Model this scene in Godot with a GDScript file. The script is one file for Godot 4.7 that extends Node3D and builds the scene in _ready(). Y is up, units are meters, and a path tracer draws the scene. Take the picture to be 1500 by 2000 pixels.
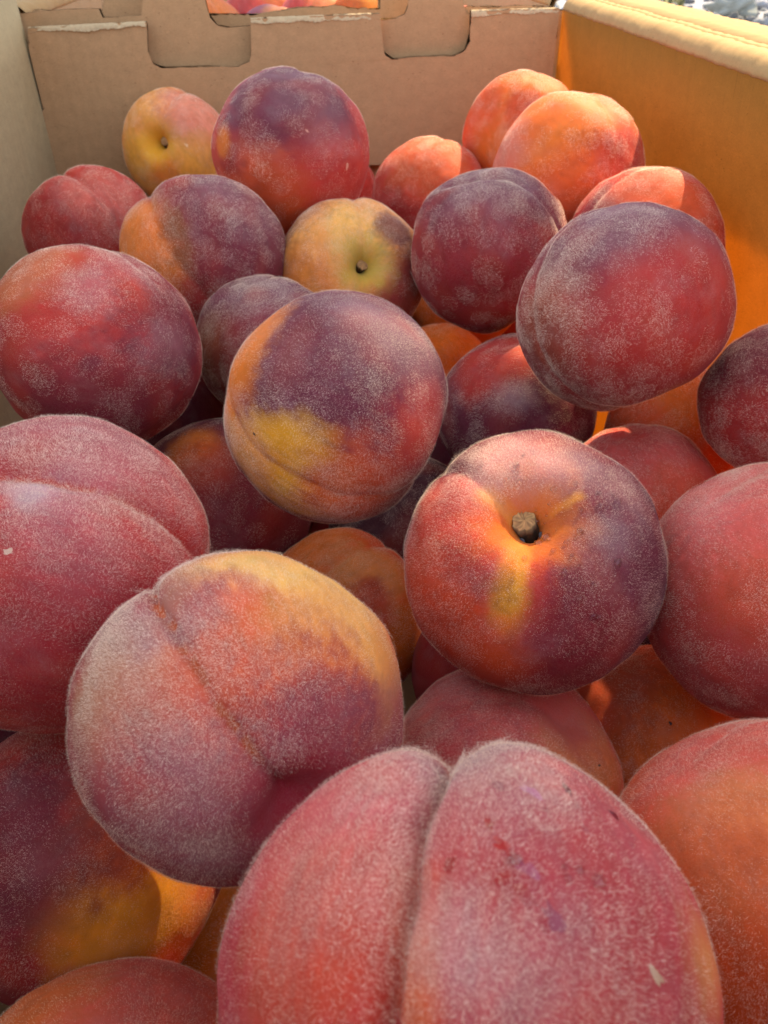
extends Node3D

# linear base colours of peach skin
var PAL := {
	"yellow": Color(0.80, 0.37, 0.010), "light_yellow": Color(0.90, 0.53, 0.11), "apricot": Color(0.80, 0.33, 0.065), "orange": Color(0.74, 0.18, 0.008),
	"orange_red": Color(0.64, 0.080, 0.010), "red": Color(0.50, 0.032, 0.018), "crimson": Color(0.45, 0.026, 0.040), "rose": Color(0.62, 0.092, 0.070),
	"deep_red": Color(0.28, 0.014, 0.016), "purple": Color(0.135, 0.014, 0.030), "dark_purple": Color(0.060, 0.008, 0.016), "dusty_purple": Color(0.25, 0.050, 0.080),
	"pink": Color(0.72, 0.22, 0.15), "green_yellow": Color(0.66, 0.46, 0.05), "tan": Color(0.56, 0.29, 0.14), "brown": Color(0.26, 0.07, 0.02), "frost": Color(0.74, 0.62, 0.62), "burnt": Color(0.56, 0.085, 0.005), "pale": Color(0.56, 0.40, 0.38),
}
var taken := {}
var low := FastNoiseLite.new()
var fine := FastNoiseLite.new()
var skins: Array = []
var fuzz_mat: StandardMaterial3D
var fuzz_clumps: Array = []
var bark: StandardMaterial3D
var water: StandardMaterial3D
var kraft: StandardMaterial3D
var kraft_lit: StandardMaterial3D
var kraft_edge: StandardMaterial3D
var kraft_sky_lit: StandardMaterial3D
var kraft_flap: StandardMaterial3D
var rng := RandomNumberGenerator.new()
# what rad() reads for the peach being built
var groove := 1.0
var groove_width := 1.0
var pit := 1.0
var lobe := 0.0
var crack := 0.0
var hole := 0.0
var shift := Vector3.ZERO


func _ready() -> void:
	rng.seed = 11
	# camera
	var cam := Camera3D.new()
	cam.name = "camera"
	cam.basis = Basis(Vector3.UP, deg_to_rad(-5.0)) * Basis(Vector3.RIGHT, deg_to_rad(-38.0)) * Basis(Vector3.BACK, deg_to_rad(-1.0))
	var lens := CameraAttributesPhysical.new()
	lens.frustum_focal_length = 18.02
	lens.frustum_focus_distance = 0.2
	lens.frustum_near = 0.01
	lens.frustum_far = 400.0
	lens.exposure_aperture = 24.0
	cam.attributes = lens
	cam.fov = 67.33
	cam.near = 0.01
	cam.far = 400.0
	add_child(cam)
	# sky, sun, exposure
	var sky_mat := ProceduralSkyMaterial.new()
	sky_mat.sky_top_color = Color(0.66, 0.73, 0.84)
	sky_mat.sky_horizon_color = Color(0.96, 0.95, 0.93)
	sky_mat.sky_curve = 0.2
	sky_mat.ground_bottom_color = Color(0.36, 0.33, 0.30)
	sky_mat.ground_horizon_color = Color(0.62, 0.62, 0.60)
	sky_mat.sun_angle_max = 3.0
	var env := Environment.new()
	env.background_mode = Environment.BG_SKY
	env.sky = Sky.new()
	env.sky.sky_material = sky_mat
	env.background_energy_multiplier = 1.0
	env.tonemap_mode = Environment.TONE_MAPPER_LINEAR
	env.tonemap_exposure = 3.05
	env.sdfgi_enabled = true
	env.ssao_enabled = true
	env.ssil_enabled = true
	var we := WorldEnvironment.new()
	we.name = "environment"
	we.environment = env
	add_child(we)
	var sun := DirectionalLight3D.new()
	sun.name = "sun"
	sun.light_energy = 1.3
	sun.light_color = Color(1.0, 0.90, 0.72)
	sun.light_angular_distance = 0.5
	sun.shadow_enabled = true
	add_child(sun)
	sun.look_at_from_position(SUN, Vector3.ZERO, Vector3.UP)

	materials()
	surroundings()
	boxes()
	peach("peach", "pale yellow peach with its stem hollow facing left, against the back cardboard flap", Vector3(-0.0900, -0.1309, -0.6010), 0.0370, Vector3(-0.286, 0.325, 0.902), Vector3(0.343, 0.913, -0.220), "apricot", [[Vector3(0.569, 0.720, 0.397), 0.785, 0.384, "pink", 0.80], [Vector3(0.539, -0.282, 0.794), 0.698, 0.349, "yellow", 0.50], [Vector3(-0.188, -0.166, 0.968), 0.314, 0.175, "orange", 0.80], [Vector3(-0.687, 0.101, 0.720), 0.436, 0.209, "yellow", 0.50]], {"cavity": "yellow", "stem": 1, "groove": 0.9, "pit": 1.3, "nicks": [[Vector3(0.313, 0.255, 0.915), 0.0014, 0.9, Color(0.92, 0.74, 0.52), "skin_scar"]]})
	peach("peach", "tall purple and red peach perched highest at the back, beside the pale yellow one", Vector3(-0.0072, -0.1010, -0.4403), 0.0405, Vector3(-0.345, -0.830, -0.439), Vector3(-0.094, 0.496, -0.863), "red", [[Vector3(0.006, 0.775, 0.632), 0.908, 0.349, "purple", 1.00], [Vector3(0.428, -0.090, 0.899), 0.559, 0.314, "red", 0.80], [Vector3(-0.479, -0.352, 0.805), 0.698, 0.314, "orange_red", 0.80], [Vector3(-0.765, 0.181, 0.618), 0.227, 0.140, "deep_red", 0.80], [Vector3(-0.814, 0.286, 0.506), 0.157, 0.087, "orange", 0.80], [Vector3(-0.126, -0.674, 0.728), 0.436, 0.262, "orange_red", 0.70], [Vector3(0.196, 0.854, 0.483), 0.454, 0.279, "frost", 0.30], [Vector3(0.462, 0.404, 0.789), 0.314, 0.209, "frost", 0.25]], {"groove": 0.5, "nicks": [[Vector3(0.668, 0.011, 0.744), 0.0016, 0.4, Color(0.80, 0.52, 0.42), "skin_scar"], [Vector3(0.219, 0.456, 0.863), 0.0009, 1.2, Color(0.78, 0.50, 0.40), "skin_scar"]]})
	peach("peach", "red peach mostly hidden behind the tall purple peach by the back flap", Vector3(0.0203, -0.1705, -0.6051), 0.0329, Vector3(-0.318, -0.853, -0.414), Vector3(-0.056, 0.452, -0.890), "red", [], {"groove": 0.5})
	peach("peach", "orange red peach with a pale sunlit top, left of the back right corner group", Vector3(0.0793, -0.1515, -0.5237), 0.0373, Vector3(0.451, -0.158, -0.878), Vector3(0.186, 0.979, -0.081), "red", [[Vector3(-0.066, 0.883, 0.465), 0.785, 0.436, "orange", 0.35], [Vector3(-0.616, -0.168, 0.770), 0.524, 0.262, "deep_red", 0.60]], {"groove": 0.5})
	peach("peach", "orange peach in the back right corner with half of its top in the sun", Vector3(0.1427, -0.1185, -0.5408), 0.0377, Vector3(0.528, 0.113, -0.842), Vector3(0.060, 0.984, 0.170), "orange_red", [[Vector3(0.041, 0.791, 0.610), 0.611, 0.349, "orange", 0.50], [Vector3(-0.532, -0.062, 0.845), 0.524, 0.349, "orange", 0.70], [Vector3(-0.154, 0.571, 0.806), 0.349, 0.175, "red", 0.60]], {"groove": 0.5})
	peach("peach", "orange peach with pale sunlit top and a painted red glow on its right side beside the right wall", Vector3(0.1384, -0.1129, -0.4239), 0.0391, Vector3(-0.326, -0.123, -0.938), Vector3(0.162, 0.970, -0.183), "orange_red", [[Vector3(-0.297, 0.821, 0.488), 0.785, 0.436, "orange", 0.50], [Vector3(-0.329, 0.086, 0.940), 0.698, 0.349, "orange", 0.60], [Vector3(0.466, 0.331, 0.821), 0.489, 0.244, "red", 0.90], [Vector3(-0.928, 0.346, 0.138), 0.436, 0.262, "pink", 0.60], [Vector3(-0.183, -0.097, 0.978), 0.698, 0.349, "orange_red", 0.70]], {"groove": 0.5})  # the red patch puts the glow beside the wall into the colour
	peach("peach", "small peach half hidden behind the big dark one, touching the right wall", Vector3(0.1584, -0.1292, -0.3550), 0.0360, Vector3(0.911, 0.368, -0.189), Vector3(-0.385, 0.921, -0.063), "red", [[Vector3(-0.748, 0.568, 0.343), 0.611, 0.349, "purple", 0.60], [Vector3(0.108, 0.555, 0.825), 0.611, 0.349, "orange_red", 0.80], [Vector3(-0.227, 0.912, 0.342), 0.524, 0.262, "orange_red", 0.60]], {"groove": 0.6})
	peach("peach", "red peach with a curved cleft across its top beside the left cardboard wall", Vector3(-0.1264, -0.1464, -0.4673), 0.0375, Vector3(-0.649, 0.609, -0.455), Vector3(0.352, 0.771, 0.531), "red", [[Vector3(-0.486, 0.411, 0.771), 0.611, 0.349, "deep_red", 0.60], [Vector3(0.413, 0.734, 0.539), 0.524, 0.262, "pink", 0.40], [Vector3(0.210, 0.150, 0.966), 0.524, 0.349, "deep_red", 0.60]], {"groove": 1.5, "dull": 0.15})
	peach("peach", "peach with an orange left side and a brown scar along its crease, second row left", Vector3(-0.0533, -0.1338, -0.3825), 0.0392, Vector3(-0.412, 0.605, -0.682), Vector3(-0.353, 0.584, 0.731), "deep_red", [[Vector3(-0.704, 0.297, 0.646), 0.733, 0.279, "orange", 0.95], [Vector3(0.618, 0.644, 0.450), 0.960, 0.436, "purple", 0.75], [Vector3(-0.205, 0.607, 0.768), 0.157, 0.105, "brown", 0.90], [Vector3(-0.256, 0.715, 0.651), 0.140, 0.105, "brown", 0.70], [Vector3(-0.109, 0.417, 0.902), 0.157, 0.105, "brown", 0.70], [Vector3(0.130, -0.474, 0.871), 0.611, 0.349, "deep_red", 0.70], [Vector3(0.566, 0.803, 0.186), 0.524, 0.314, "frost", 0.40]], {"groove": 0.8})
	peach("peach", "yellow green peach with a dark stem in its hollow, middle of the second row", Vector3(0.0197, -0.1470, -0.3867), 0.0367, Vector3(0.180, 0.460, 0.870), Vector3(0.032, 0.881, -0.472), "apricot", [[Vector3(-0.462, 0.682, 0.567), 0.454, 0.279, "orange_red", 0.45], [Vector3(-0.915, 0.029, 0.402), 0.454, 0.244, "orange_red", 0.60], [Vector3(-0.598, 0.607, 0.523), 0.524, 0.349, "light_yellow", 0.30], [Vector3(0.318, 0.108, 0.942), 0.384, 0.244, "red", 0.60], [Vector3(0.007, 0.844, 0.536), 0.384, 0.244, "light_yellow", 0.50], [Vector3(0.720, -0.086, 0.689), 0.663, 0.279, "deep_red", 0.90], [Vector3(-0.564, 0.792, -0.234), 0.489, 0.244, "purple", 0.50], [Vector3(0.587, 0.728, 0.353), 0.297, 0.157, "purple", 0.80], [Vector3(-0.642, 0.087, 0.762), 0.524, 0.262, "orange", 0.60], [Vector3(0.654, 0.390, 0.648), 0.244, 0.140, "purple", 0.50]], {"cavity": "green_yellow", "stem": 1, "groove": 1.0, "pit": 1.4})
	peach("peach", "dusky purple peach with a notch at its upper right, behind the big dark peach", Vector3(0.0830, -0.1284, -0.3577), 0.0368, Vector3(0.742, -0.633, 0.221), Vector3(0.524, 0.753, 0.397), "deep_red", [[Vector3(-0.248, 0.950, 0.190), 0.873, 0.436, "purple", 0.90], [Vector3(0.549, 0.775, 0.312), 0.524, 0.262, "purple", 0.80], [Vector3(-0.223, 0.058, 0.973), 0.785, 0.436, "deep_red", 0.70], [Vector3(-0.078, 0.962, 0.262), 0.524, 0.279, "frost", 0.40]], {"groove": 0.8})
	peach("peach", "largest dark red peach near the right wall with an orange rim of light", Vector3(0.1108, -0.1160, -0.2555), 0.0375, Vector3(0.351, -0.785, 0.510), Vector3(-0.911, -0.161, 0.379), "deep_red", [[Vector3(-0.252, 0.925, 0.283), 0.908, 0.384, "purple", 0.85], [Vector3(-0.911, 0.161, 0.380), 0.489, 0.279, "brown", 0.50], [Vector3(0.260, 0.404, 0.877), 0.663, 0.349, "red", 0.70], [Vector3(-0.308, 0.268, 0.913), 0.524, 0.349, "red", 0.50], [Vector3(-0.274, 0.939, 0.210), 0.419, 0.244, "frost", 0.45], [Vector3(-0.752, 0.593, 0.289), 0.279, 0.209, "frost", 0.25]], {"groove": 0.7, "lint": [Vector3(-0.121, 0.982, 0.145)]})
	peach("peach", "round dusty red peach at the left edge below the left cardboard wall", Vector3(-0.0837, -0.1290, -0.2767), 0.0375, Vector3(-0.776, -0.605, -0.180), Vector3(-0.345, 0.646, -0.681), "deep_red", [[Vector3(0.253, 0.739, 0.624), 0.838, 0.384, "red", 0.85], [Vector3(0.197, -0.154, 0.968), 0.663, 0.314, "purple", 0.60], [Vector3(0.869, 0.340, 0.359), 0.489, 0.279, "purple", 0.70], [Vector3(-0.341, 0.925, 0.168), 0.436, 0.262, "apricot", 0.30], [Vector3(0.210, 0.318, 0.925), 0.087, 0.070, "purple", 0.70], [Vector3(0.188, 0.839, 0.511), 0.244, 0.175, "frost", 0.50], [Vector3(0.507, 0.857, 0.097), 0.279, 0.209, "frost", 0.40], [Vector3(0.819, 0.215, 0.532), 0.279, 0.209, "frost", 0.35]], {"groove": 0.6})
	peach("peach", "dull purple peach tucked behind the central purple and yellow one", Vector3(-0.0200, -0.1557, -0.3230), 0.0339, Vector3(0.432, 0.729, -0.531), Vector3(-0.540, 0.680, 0.496), "purple", [[Vector3(-0.772, 0.277, 0.572), 0.454, 0.244, "brown", 0.80], [Vector3(-0.058, 0.344, 0.937), 0.698, 0.349, "deep_red", 0.60], [Vector3(-0.006, 0.968, 0.252), 0.419, 0.279, "frost", 0.40]], {"groove": 0.6})
	peach("peach", "purple peach with a bright yellow bulge along its lower cleft, centre of the heap", Vector3(0.0051, -0.1309, -0.2235), 0.0375, Vector3(0.883, -0.386, 0.267), Vector3(-0.329, -0.103, 0.939), "deep_red", [[Vector3(0.182, 0.814, 0.552), 1.082, 0.244, "purple", 1.00], [Vector3(-0.847, 0.512, -0.144), 0.628, 0.244, "orange", 1.00], [Vector3(-0.469, -0.084, 0.879), 0.524, 0.175, "yellow", 1.00], [Vector3(-0.799, -0.021, 0.601), 0.314, 0.157, "apricot", 0.90], [Vector3(0.056, -0.182, 0.982), 0.436, 0.244, "orange_red", 0.90], [Vector3(0.619, 0.173, 0.766), 0.349, 0.244, "red", 0.70], [Vector3(0.432, 0.869, 0.241), 0.454, 0.314, "frost", 0.55], [Vector3(0.197, 0.970, 0.144), 0.244, 0.175, "frost", 0.40]], {"groove": 0.5, "groove_width": 0.6, "lobe": 0.03, "lint": [Vector3(-0.914, 0.397, -0.084)], "nicks": [[Vector3(-0.696, 0.229, 0.681), 0.0006, 0.4, Color(0.12, 0.05, 0.03), "skin_nick"]]})
	peach("peach", "purple red peach lying under the left side of the big dark peach", Vector3(0.0896, -0.1864, -0.3056), 0.0359, Vector3(0.437, -0.875, -0.210), Vector3(0.625, 0.463, -0.628), "purple", [[Vector3(-0.403, 0.913, 0.065), 0.611, 0.314, "red", 0.90], [Vector3(0.189, 0.956, 0.226), 0.349, 0.209, "orange_red", 0.60], [Vector3(-0.270, 0.679, 0.682), 0.209, 0.140, "pale", 0.25], [Vector3(-0.187, 0.663, 0.725), 0.209, 0.157, "frost", 0.50]], {"groove": 0.5})
	peach("peach", "glowing orange red peach wedged low beside the right wall", Vector3(0.1646, -0.1969, -0.2933), 0.0325, Vector3(0.545, -0.833, -0.094), Vector3(0.674, 0.502, -0.541), "orange_red", [[Vector3(0.003, 0.945, 0.328), 0.698, 0.349, "orange", 0.60]], {"groove": 0.4})
	peach("peach", "dark red peach cut by the right edge, above the large red one", Vector3(0.1709, -0.1471, -0.2382), 0.0280, Vector3(0.847, -0.531, -0.023), Vector3(0.491, 0.800, -0.345), "deep_red", [[Vector3(-0.605, 0.796, -0.009), 0.698, 0.349, "purple", 0.70], [Vector3(-0.765, -0.182, 0.618), 0.698, 0.349, "red", 0.50]], {"groove": 0.5})
	peach("peach", "bright orange peach glimpsed between the stemmed yellow and the dusky purple peach", Vector3(0.1079, -0.2217, -0.5360), 0.0405, Vector3(0.564, -0.143, -0.813), Vector3(0.120, 0.989, -0.090), "orange", [[Vector3(-0.783, 0.124, 0.610), 0.698, 0.349, "orange", 0.50]], {"groove": 0.4})
	peach("peach", "orange peach deep in the gap behind the central purple and yellow peach", Vector3(0.0827, -0.2553, -0.4764), 0.0339, Vector3(0.464, -0.845, -0.266), Vector3(0.610, 0.522, -0.596), "orange", [], {"groove": 0.4})
	peach("peach", "big crimson peach on the left edge with a wavy red cleft over its top", Vector3(-0.0729, -0.1376, -0.1595), 0.0405, Vector3(-0.846, 0.531, 0.048), Vector3(0.528, 0.822, 0.211), "red", [[Vector3(0.184, 0.983, 0.011), 0.698, 0.436, "purple", 0.50], [Vector3(0.406, 0.627, 0.665), 0.873, 0.524, "crimson", 0.70], [Vector3(0.115, 0.187, 0.976), 0.698, 0.436, "deep_red", 0.60], [Vector3(0.755, 0.613, 0.232), 0.349, 0.244, "red", 0.60], [Vector3(0.110, 0.940, 0.324), 0.140, 0.105, "pale", 0.50], [Vector3(0.147, 0.941, 0.306), 0.140, 0.105, "frost", 0.60], [Vector3(0.481, 0.867, -0.132), 0.524, 0.349, "frost", 0.45], [Vector3(0.356, 0.804, 0.477), 0.349, 0.244, "frost", 0.30]], {"groove": 1.5, "crack": 0.9, "crack_color": "red", "nicks": [[Vector3(0.074, 0.746, 0.662), 0.0010, 0.4, Color(0.80, 0.62, 0.50), "skin_flake"]]})
	peach("peach", "dark purple peach with an orange patch, below the round dusty one", Vector3(-0.0475, -0.2104, -0.2821), 0.0387, Vector3(-0.446, -0.877, -0.180), Vector3(-0.078, 0.238, -0.968), "purple", [[Vector3(-0.184, 0.966, 0.183), 0.262, 0.192, "orange", 1.00], [Vector3(-0.054, 0.891, 0.450), 0.314, 0.209, "orange_red", 0.70], [Vector3(0.288, 0.497, 0.819), 0.698, 0.349, "deep_red", 0.50]], {"groove": 0.4, "nicks": [[Vector3(-0.295, 0.955, -0.032), 0.0007, 0.4, Color(0.40, 0.18, 0.12), "skin_nick"]]})
	peach("peach", "purple and orange peach wet with droplets, its woody stem facing up", Vector3(0.0577, -0.1517, -0.1651), 0.0371, Vector3(-0.217, 0.882, 0.419), Vector3(-0.604, 0.216, -0.767), "purple", [[Vector3(-0.775, 0.449, 0.445), 0.803, 0.209, "red", 1.00], [Vector3(-0.843, -0.144, 0.518), 0.698, 0.314, "orange_red", 0.60], [Vector3(-0.343, 0.747, 0.570), 0.105, 0.122, "apricot", 0.70], [Vector3(-0.360, 0.691, 0.627), 0.105, 0.122, "apricot", 0.70], [Vector3(-0.376, 0.631, 0.678), 0.105, 0.122, "apricot", 0.70], [Vector3(-0.391, 0.567, 0.725), 0.105, 0.122, "apricot", 0.70], [Vector3(-0.400, 0.565, 0.722), 0.087, 0.122, "orange", 0.75], [Vector3(-0.406, 0.501, 0.764), 0.087, 0.122, "orange", 0.75], [Vector3(-0.410, 0.434, 0.802), 0.087, 0.122, "orange", 0.75], [Vector3(-0.413, 0.361, 0.836), 0.087, 0.122, "orange", 0.75], [Vector3(-0.414, 0.283, 0.865), 0.087, 0.122, "orange", 0.75], [Vector3(-0.413, 0.197, 0.889), 0.087, 0.122, "orange", 0.75], [Vector3(-0.391, 0.594, 0.703), 0.070, 0.105, "yellow", 0.55], [Vector3(-0.397, 0.538, 0.744), 0.070, 0.105, "yellow", 0.55], [Vector3(-0.402, 0.479, 0.780), 0.070, 0.105, "yellow", 0.55], [Vector3(-0.406, 0.416, 0.814), 0.070, 0.105, "yellow", 0.55], [Vector3(-0.409, 0.348, 0.843), 0.070, 0.105, "yellow", 0.55], [Vector3(-0.401, -0.093, 0.911), 0.209, 0.157, "orange_red", 0.90], [Vector3(-0.457, 0.886, 0.084), 0.070, 0.087, "yellow", 0.85], [Vector3(-0.421, 0.893, 0.157), 0.070, 0.087, "yellow", 0.85], [Vector3(-0.385, 0.896, 0.221), 0.070, 0.087, "yellow", 0.85], [Vector3(-0.349, 0.895, 0.279), 0.070, 0.087, "yellow", 0.85], [Vector3(-0.311, 0.890, 0.333), 0.070, 0.087, "yellow", 0.85], [Vector3(-0.012, 0.927, 0.375), 0.026, 0.052, "yellow", 0.35], [Vector3(0.024, 0.930, 0.368), 0.026, 0.052, "yellow", 0.35], [Vector3(0.060, 0.932, 0.359), 0.026, 0.052, "yellow", 0.35], [Vector3(0.097, 0.932, 0.348), 0.026, 0.052, "yellow", 0.35], [Vector3(0.135, 0.932, 0.336), 0.026, 0.052, "yellow", 0.35], [Vector3(0.173, 0.930, 0.323), 0.026, 0.052, "yellow", 0.35], [Vector3(0.213, 0.927, 0.307), 0.026, 0.052, "yellow", 0.35], [Vector3(-0.224, 0.972, -0.074), 0.419, 0.209, "pink", 0.50], [Vector3(0.094, -0.062, 0.994), 0.524, 0.262, "deep_red", 0.60], [Vector3(-0.587, 0.582, 0.563), 0.244, 0.157, "deep_red", 0.60], [Vector3(-0.248, 0.960, -0.128), 0.349, 0.209, "frost", 0.60], [Vector3(0.170, 0.985, -0.006), 0.244, 0.175, "frost", 0.50], [Vector3(0.350, 0.724, 0.594), 0.157, 0.105, "frost", 0.50], [Vector3(0.586, 0.784, 0.204), 0.244, 0.175, "frost", 0.40]], {"cavity": "orange", "stem": 2, "groove": 0.9, "pit": 1.35, "drops": [[Vector3(0.077, 0.742, 0.666), 0.55, 46], [Vector3(-0.224, 0.972, -0.074), 0.3, 10]], "lint": [Vector3(-0.054, 0.965, -0.255)]})
	peach("peach", "plain rosy red peach behind the wet stemmed one", Vector3(0.1258, -0.1955, -0.2424), 0.0328, Vector3(0.513, -0.857, -0.043), Vector3(0.668, 0.430, -0.607), "red", [[Vector3(-0.182, 0.918, 0.352), 0.785, 0.436, "rose", 0.60], [Vector3(0.134, 0.520, 0.843), 0.524, 0.314, "orange_red", 0.50]], {"groove": 0.4})
	peach("peach", "large red peach at the right edge, right of the wet stemmed one", Vector3(0.1297, -0.1620, -0.1546), 0.0379, Vector3(0.747, -0.652, 0.132), Vector3(0.608, 0.588, -0.534), "rose", [[Vector3(-0.617, 0.781, -0.095), 0.873, 0.436, "rose", 0.70], [Vector3(-0.765, 0.070, 0.641), 0.698, 0.384, "deep_red", 0.60], [Vector3(-0.625, 0.587, 0.514), 0.349, 0.262, "orange_red", 0.50], [Vector3(-0.481, 0.782, -0.397), 0.454, 0.314, "frost", 0.30]], {"groove": 0.6})
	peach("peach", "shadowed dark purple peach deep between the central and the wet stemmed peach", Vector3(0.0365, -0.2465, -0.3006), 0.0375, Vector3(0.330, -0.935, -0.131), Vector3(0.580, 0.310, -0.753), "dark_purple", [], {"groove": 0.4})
	peach("peach", "big velvety peach with a cracked orange seam and a pale yellow cheek", Vector3(-0.0220, -0.1358, -0.1069), 0.0342, Vector3(0.400, 0.168, 0.901), Vector3(-0.344, 0.939, -0.023), "deep_red", [[Vector3(0.416, 0.909, 0.043), 0.803, 0.349, "apricot", 1.00], [Vector3(0.531, 0.824, -0.198), 0.524, 0.314, "light_yellow", 0.60], [Vector3(0.040, 0.975, 0.220), 0.349, 0.209, "rose", 0.80], [Vector3(0.248, 0.842, 0.479), 0.489, 0.262, "orange_red", 0.85], [Vector3(0.708, 0.666, 0.236), 0.489, 0.279, "apricot", 0.80], [Vector3(0.492, 0.611, 0.620), 0.454, 0.244, "red", 0.85], [Vector3(-0.597, 0.743, 0.303), 0.384, 0.279, "tan", 0.65], [Vector3(-0.253, 0.665, 0.703), 0.524, 0.314, "rose", 0.50], [Vector3(-0.120, 0.230, 0.966), 0.611, 0.349, "dusty_purple", 0.50], [Vector3(0.481, 0.493, 0.724), 0.384, 0.244, "dusty_purple", 0.70], [Vector3(-0.312, 0.950, 0.003), 0.279, 0.175, "dusty_purple", 0.60], [Vector3(0.889, 0.241, 0.389), 0.314, 0.209, "dusty_purple", 0.60], [Vector3(-0.129, 0.356, 0.925), 0.419, 0.279, "frost", 0.40], [Vector3(-0.581, 0.811, 0.073), 0.279, 0.209, "frost", 0.35], [Vector3(0.035, 0.004, 0.999), 0.244, 0.175, "frost", 0.35]], {"groove": 1.15, "groove_width": 0.26, "crack": 0.85, "crack_color": "burnt", "cavity": "crimson", "pit": 0.75, "lint": [Vector3(0.146, 0.744, -0.652)]})
	peach("peach", "orange peach with a sharp edged sun patch painted on it, behind the big velvety one", Vector3(0.0022, -0.2392, -0.2347), 0.0364, Vector3(0.736, -0.110, -0.668), Vector3(0.147, 0.989, -0.001), "orange_red", [[Vector3(-0.477, 0.856, -0.202), 0.698, 0.349, "orange", 0.80], [Vector3(0.298, 0.910, 0.289), 0.436, 0.175, "apricot", 0.60], [Vector3(0.264, 0.720, 0.642), 0.279, 0.175, "red", 0.80], [Vector3(0.702, 0.227, 0.675), 0.436, 0.209, "orange", 0.90]], {"groove": 0.9, "lint": [Vector3(0.266, 0.906, -0.328)]})  # the apricot patch puts a sunlit spot into the skin colour
	peach("peach", "rosy red peach with a dimple at its upper right, below the wet stemmed one", Vector3(0.0487, -0.2168, -0.1361), 0.0357, Vector3(0.529, 0.849, 0.004), Vector3(-0.836, 0.522, -0.171), "rose", [[Vector3(-0.256, 0.956, 0.141), 0.960, 0.489, "rose", 0.80], [Vector3(0.653, 0.697, 0.296), 0.489, 0.262, "apricot", 0.60], [Vector3(-0.643, 0.703, 0.303), 0.524, 0.314, "crimson", 0.60], [Vector3(-0.564, 0.669, -0.485), 0.349, 0.244, "frost", 0.25]], {"groove": 0.4, "pit": 0.45, "cavity": "rose", "nicks": [[Vector3(0.689, 0.626, 0.366), 0.0006, 0.4, Color(0.14, 0.05, 0.03), "skin_nick"]]})
	peach("peach", "shaded dark orange peach under the large red one at right", Vector3(0.1136, -0.2442, -0.1572), 0.0394, Vector3(0.572, -0.756, 0.319), Vector3(0.723, 0.281, -0.631), "orange_red", [[Vector3(-0.404, 0.751, 0.523), 0.873, 0.524, "orange", 0.60], [Vector3(-0.609, 0.777, -0.158), 0.524, 0.314, "deep_red", 0.60]], {"groove": 0.4, "nicks": [[Vector3(0.485, 0.799, 0.355), 0.0010, 0.4, Color(0.12, 0.05, 0.03), "skin_nick"], [Vector3(-0.236, 0.912, 0.335), 0.0007, 1.4, Color(0.14, 0.05, 0.03), "skin_nick"]]})
	peach("peach", "red peach with a dull golden lower side under the big velvety one", Vector3(-0.0780, -0.2157, -0.1244), 0.0400, Vector3(-0.546, -0.758, 0.358), Vector3(-0.258, -0.255, -0.932), "deep_red", [[Vector3(0.604, 0.442, 0.663), 0.593, 0.244, "orange", 0.80], [Vector3(0.560, 0.422, 0.713), 0.454, 0.244, "yellow", 0.50], [Vector3(0.128, 0.990, -0.066), 0.698, 0.314, "red", 0.80], [Vector3(0.480, 0.841, 0.251), 0.384, 0.244, "orange_red", 0.80], [Vector3(-0.129, 0.896, 0.425), 0.524, 0.314, "purple", 0.80], [Vector3(0.580, -0.422, 0.697), 0.524, 0.262, "orange", 0.70]], {"groove": 0.4})
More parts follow.
